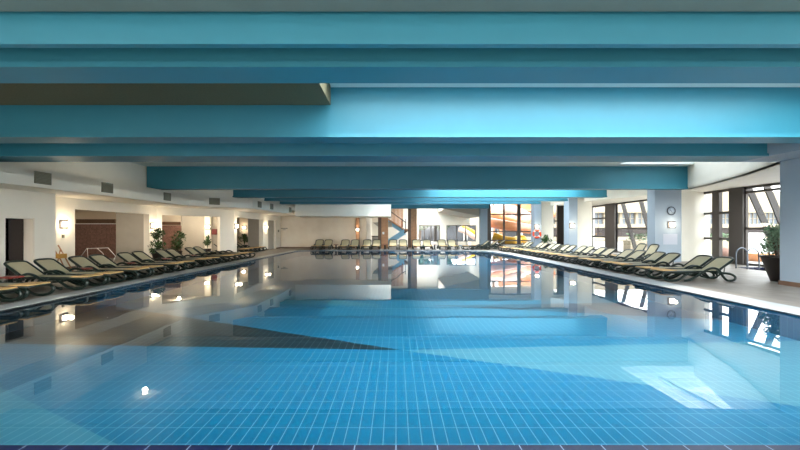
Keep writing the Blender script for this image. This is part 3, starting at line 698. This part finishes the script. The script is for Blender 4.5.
# printed notice on the pier, and the lettering on the far wall (illegible in the photo)
m = MB(); rr = random.Random(3); m.box((-.34, .002, -.45), (.34, .006, .06))
for r_ in range(7):
    x = -.3
    while x < .3:
        wd = rr.uniform(.03, .1); m.box((x, 0, -r_ * .065), (min(x + wd, .31), .004, -r_ * .065 + .02)); x += wd + .025
o = m.build('pool_rules_sign', signm); o.location = (fx(671, 19.25), 19.292, 1.3); tag(o, 'faint printed rules sign below the sconce on the clock pier', 'sign')
m = MB()
x = -.28
while x < .28:
    m.box((x, 0, 0), (x + .045, .01, .09)); x += .065
m.box((-.12, 0, -.09), (.12, .01, -.05))
o = m.build('wall_lettering', mat('grey_lettering', rgb(120, 122, 110), .6)); o.location = (fx(284, 35.1), 35.185, 1.68); tag(o, 'small grey lettering on the far cream wall near the left corner', 'sign')
# vents on the left fascia
def vent(x, y, ang, lab, wd=.62):
    e = empty('air_vent', (x, y, 3.09), ang); MB().box((0, -wd / 2, -.18), (.03, wd / 2, .18)).build('vent_frame', whitep if False else ventm, e)
    g = MB()
    for k in range(8): g.box((.03, -wd / 2 + .03, -.16 + k * .042), (.042, wd / 2 - .03, -.145 + k * .042))
    g.build('grille', mat('vent_slat', rgb(126, 124, 106), .6) if 'vent_slat' not in MATS else MATS['vent_slat'], e)
    return tag(e, lab, 'vent', 'grey vents in the left fascia')
def ffx(px):
    k = (px - 396) / 400
    for p, q in zip(F, F[1:]):
        dx, dy = q[0] - p[0], q[1] - p[1]; t = (k * p[1] - p[0]) / (dx - k * dy)
        if 0 <= t <= 1: return (p[0] + dx * t, p[1] + dy * t, math.atan2(dy, dx) - math.pi / 2)
for px, lab, wd in ((42.5, 'largest air vent, above the dark doorway on the left fascia', .56), (107, 'second air vent, above the brown mosaic recess', .56), (167, 'air vent above the tall potted plant', .55),
                    (214.5, 'wide air vent on the turned part of the fascia', .55), (259.5, 'small air vent over the far left recess', .55), (271.5, 'small air vent between two others at the far fascia', .55), (290, 'last small air vent at the far end of the fascia', .5)):
    v = ffx(px)
    if v: vent(v[0], v[1], v[2], lab, wd)
# ceiling spots of the recesses and hall
def spot(x, y, z, lab, r=.09, p=10):
    e = empty('ceiling_spot', (x, y, z)); MB().lathe([(r * 1.25, 0), (r * 1.25, -.02), (r, -.025)], n=16).build('rim', whitep, e); MB().lathe([(r * .95, -.02), (r * .95, -.03)], n=16).build('lamp_glass', lampm, e)
    l = bpy.data.lights.new('spot_bulb', 'POINT'); l.energy = p; l.color = (1, .85, .65); l.shadow_soft_size = .08
    lo = bpy.data.objects.new('spot_bulb', l); COL.objects.link(lo); lo.parent = e; lo.location = (0, 0, -.15)
    return tag(e, lab, 'lamp', 'ceiling spots')
spot(-9.35, 14.9, ZC, 'hall ceiling spot above the left poolside row, mirrored in the water', p=4)
spot(fx(108, 18.2), 18.2, 2.6, 'spot lamp in the ceiling of the brown mosaic recess', p=45)
spot(fx(179, 24), 24, 2.6, 'spot lamp in the ceiling of the second left recess', p=35)
tag(MB().box((XW2, yx(62.6, XW2) - .04, 1.24), (XW2 + .03, yx(62.6, XW2) + .06, 1.36)).build('light_switch', ventm), 'small switch under the sconce beside the mosaic recess', 'switch')
tag(MB().box((X3, 34.2, 1.4), (X3 + .04, 34.4, 1.6)).build('wall_switch_box', ventm), 'small grey box on the wall right of the farthest doorway', 'switch')
e = empty('fire_hose_cabinet', (fx(212, 25.8), 25.84, 1.27)); tag(e, 'small dark red cabinet on the grey partition in the second left recess', 'cabinet')
bevel(MB().box((0, -.08, 0), (.34, .06, .36)).build('box', redm, e), .01); MB().box((.05, -.09, .08), (.29, -.08, .28)).build('door_panel', mat('dark_red', rgb(100, 30, 28), .4), e)
# lifebuoy
e = empty('lifebuoy', (fx(537, 30.5), 30.52, 1.27)); tag(e, 'red orange lifebuoy hanging on the far pier', 'lifebuoy')
MB().tube([(.27 * math.cos(k * math.pi / 12), 0, .27 * math.sin(k * math.pi / 12)) for k in range(24)], .075, n=10, closed=True).build('ring', mat('lifebuoy_orange', rgb(214, 74, 40), .5), e)
b4 = MB()
for k in range(4):
    a = math.pi / 4 + k * math.pi / 2; b4.tube([(.27 * math.cos(a - .14), 0, .27 * math.sin(a - .14)), (.27 * math.cos(a + .14), 0, .27 * math.sin(a + .14))], .08, n=10)
b4.build('white_band', whitep, e)

# ------------------------------------------------------------------ plants
def leaves(g, c, rad, n, rr, size=.09, flat=1):
    for k in range(n):
        u = Vector((rr.gauss(0, 1), rr.gauss(0, 1), rr.gauss(0, 1) * flat)).normalized() * (rr.random() ** .45) * rad
        p = Vector(c) + u; d = (u.normalized() + Vector((rr.uniform(-.6, .6), rr.uniform(-.6, .6), rr.uniform(-.3, .6)))).normalized() * size * rr.uniform(.7, 1.3); n_ = d.cross(Vector((rr.random(), rr.random(), 1))).normalized() * size * .4
        g.add([p - d, p + n_, p + d, p - n_], [(0, 1, 2, 3)])
def pot(e, r0, r1, h):
    MB().lathe([(r0, 0), (r1, h - .06), (r1 + .02, h - .05), (r1 + .02, h), (r1 - .03, h), (r1 - .04, h - .06)], n=28).build('pot', potm, e)
    MB().lathe([(r1 - .05, h - .09), (r1 - .05, h - .07)], n=20).build('soil', bark, e)
e = empty('potted_plant', (11.5, 11.95, 0)); tag(e, 'large tapered dark brown pot with leafy plant beside the near shade-grey pier', 'plant')
pot(e, .24, .46, .76); rr = random.Random(5); g = MB(); stm = MB()
for k in range(22):
    a = rr.uniform(0, 6.28); q = rr.uniform(.15, .5); h = rr.uniform(1.0, 1.72); tip = (q * math.cos(a), q * math.sin(a), h)
    stm.tube([(.1 * math.cos(a), .1 * math.sin(a), .68), (q * .6 * math.cos(a), q * .6 * math.sin(a), (h + .7) / 2), tip], .009, n=5, smooth=3); leaves(g, (tip[0] * .9, tip[1] * .9, h - .12), .2, 46, rr, .06)
stm.build('stem', bark, e); g.build('foliage', leafp, e)
e = empty('potted_tree', (fx(157.5, 20.2), 20.2, 0)); tag(e, 'tall potted plant with two leafy balls before the left wall column', 'plant')
pot(e, .17, .25, .4); MB().tube([(0, 0, .3), (.03, .02, 1.0), (0, 0, 1.55)], .025, smooth=4).build('trunk', bark, e)
g = MB(); leaves(g, (0, 0, 1.35), .33, 420, rr, .07); leaves(g, (.0, 0, .65), .42, 480, rr, .08); g.build('foliage', leaf, e)
e = empty('potted_shrub', (fx(170, 22.6) + .2, 23.1, 0)); tag(e, 'loose green potted plant just inside the second left recess', 'plant')
pot(e, .15, .2, .35); g = MB(); leaves(g, (0, 0, 1.1), .42, 260, rr, .09); leaves(g, (-.1, 0, .6), .35, 200, rr, .09); g.build('foliage', leaf, e); MB().tube([(0, 0, .3), (0, 0, 1.2)], .02).build('trunk', bark, e)
for lab, px, Yp, top in (('slim green plant beside the slim pillar in the second left recess', 207.5, 24.9, 1.3), ('dark green palm inside the far left recess', 244.5, 31.6, 1.3), ('green palm in a dark pot in front of the far pier', 546.5, 29.9, 1.25)):
    e = empty('potted_palm', (fx(px, Yp), Yp, 0)); tag(e, lab, 'plant'); hh = .55 if 'pier' in lab else .4
    pot(e, .2, .32 if 'pier' in lab else .2, hh); g = MB()
    for k in range(22):
        a = rr.uniform(0, 6.28); q = rr.uniform(.2, .55) * (.35 if 'slim' in lab else .8); h = rr.uniform(.75, 1) * top
        pts = [Vector((0, 0, hh - .05)), Vector((q * .4 * math.cos(a), q * .4 * math.sin(a), h)), Vector((q * math.cos(a), q * math.sin(a), h * .8))]
        side = Vector((-math.sin(a), math.cos(a), 0)) * .05
        g.add([pts[0], pts[1] - side, pts[2], pts[1] + side], [(0, 1, 2, 3)]); leaves(g, pts[2] * .9, .14, 10, rr, .08)
    g.build('fronds', leaf, e)

# ------------------------------------------------------------------ rails and loose things
def handrails(x, y, lab, ang=0, n=2, sp=.42):
    e = empty('pool_handrails', (x, y, 0), ang)
    for k in range(n):
        yy = k * sp
        MB().tube([(-.28, yy, 0), (-.28, yy, .5), (-.22, yy, .72), (0, yy, .82), (.22, yy, .72), (.3, yy, .5), (.32, yy, -.2), (.32, yy, -.5)], .025, n=10, smooth=5).build('rail', steel, e)
    return tag(e, lab, 'handrail')
handrails(14.05, 15.75, 'curved steel handrails at the navy edged pool by the bay glass', R(12))
handrails(fx(466, 37.2), 36.75, 'steel handrails at the small splash pool by the far right corner', R(90), 2, .9)
e = empty('tubular_rail', (fx(98, 17.8), 17.8, 0)); tag(e, 'white tubular metal rail with angled ends before the brown mosaic', 'rail')
r0 = .72
MB().tube([(-.78, 0, 0), (-.78, 0, .35), (-.5, 0, r0), (.45, 0, r0 + .03), (.78, 0, .38), (.62, 0, 0)], .014, n=8).build('outer_tube', whitep, e)
MB().tube([(-.05, .03, r0), (.2, .03, .5), (.35, .03, 0)], .011).tube([(-.5, .03, r0), (-.45, .03, 0)], .011).build('inner_tube', whitep, e)
e = empty('folding_wooden_stand', (fx(62, 14.9) + .1, 14.6, 0)); tag(e, 'folding wooden stand with a gold box leaning by the left wall', 'stand')
MB().tube([(-.28, 0, 1.05), (.1, 0, .45), (.32, 0, 0)], .022).tube([(-.2, .25, .98), (.35, .25, 0)], .022).build('long_leg', wood, e)
MB().tube([(-.12, 0, .8), (-.3, 0, 0)], .02).tube([(-.12, .25, .8), (-.3, .25, 0)], .02).build('short_leg', wood, e)
bevel(MB().box((-.22, -.05, .5), (.1, .3, .66)).build('gold_box', mat('gold_box', rgb(196, 150, 70), .5), e), .015)
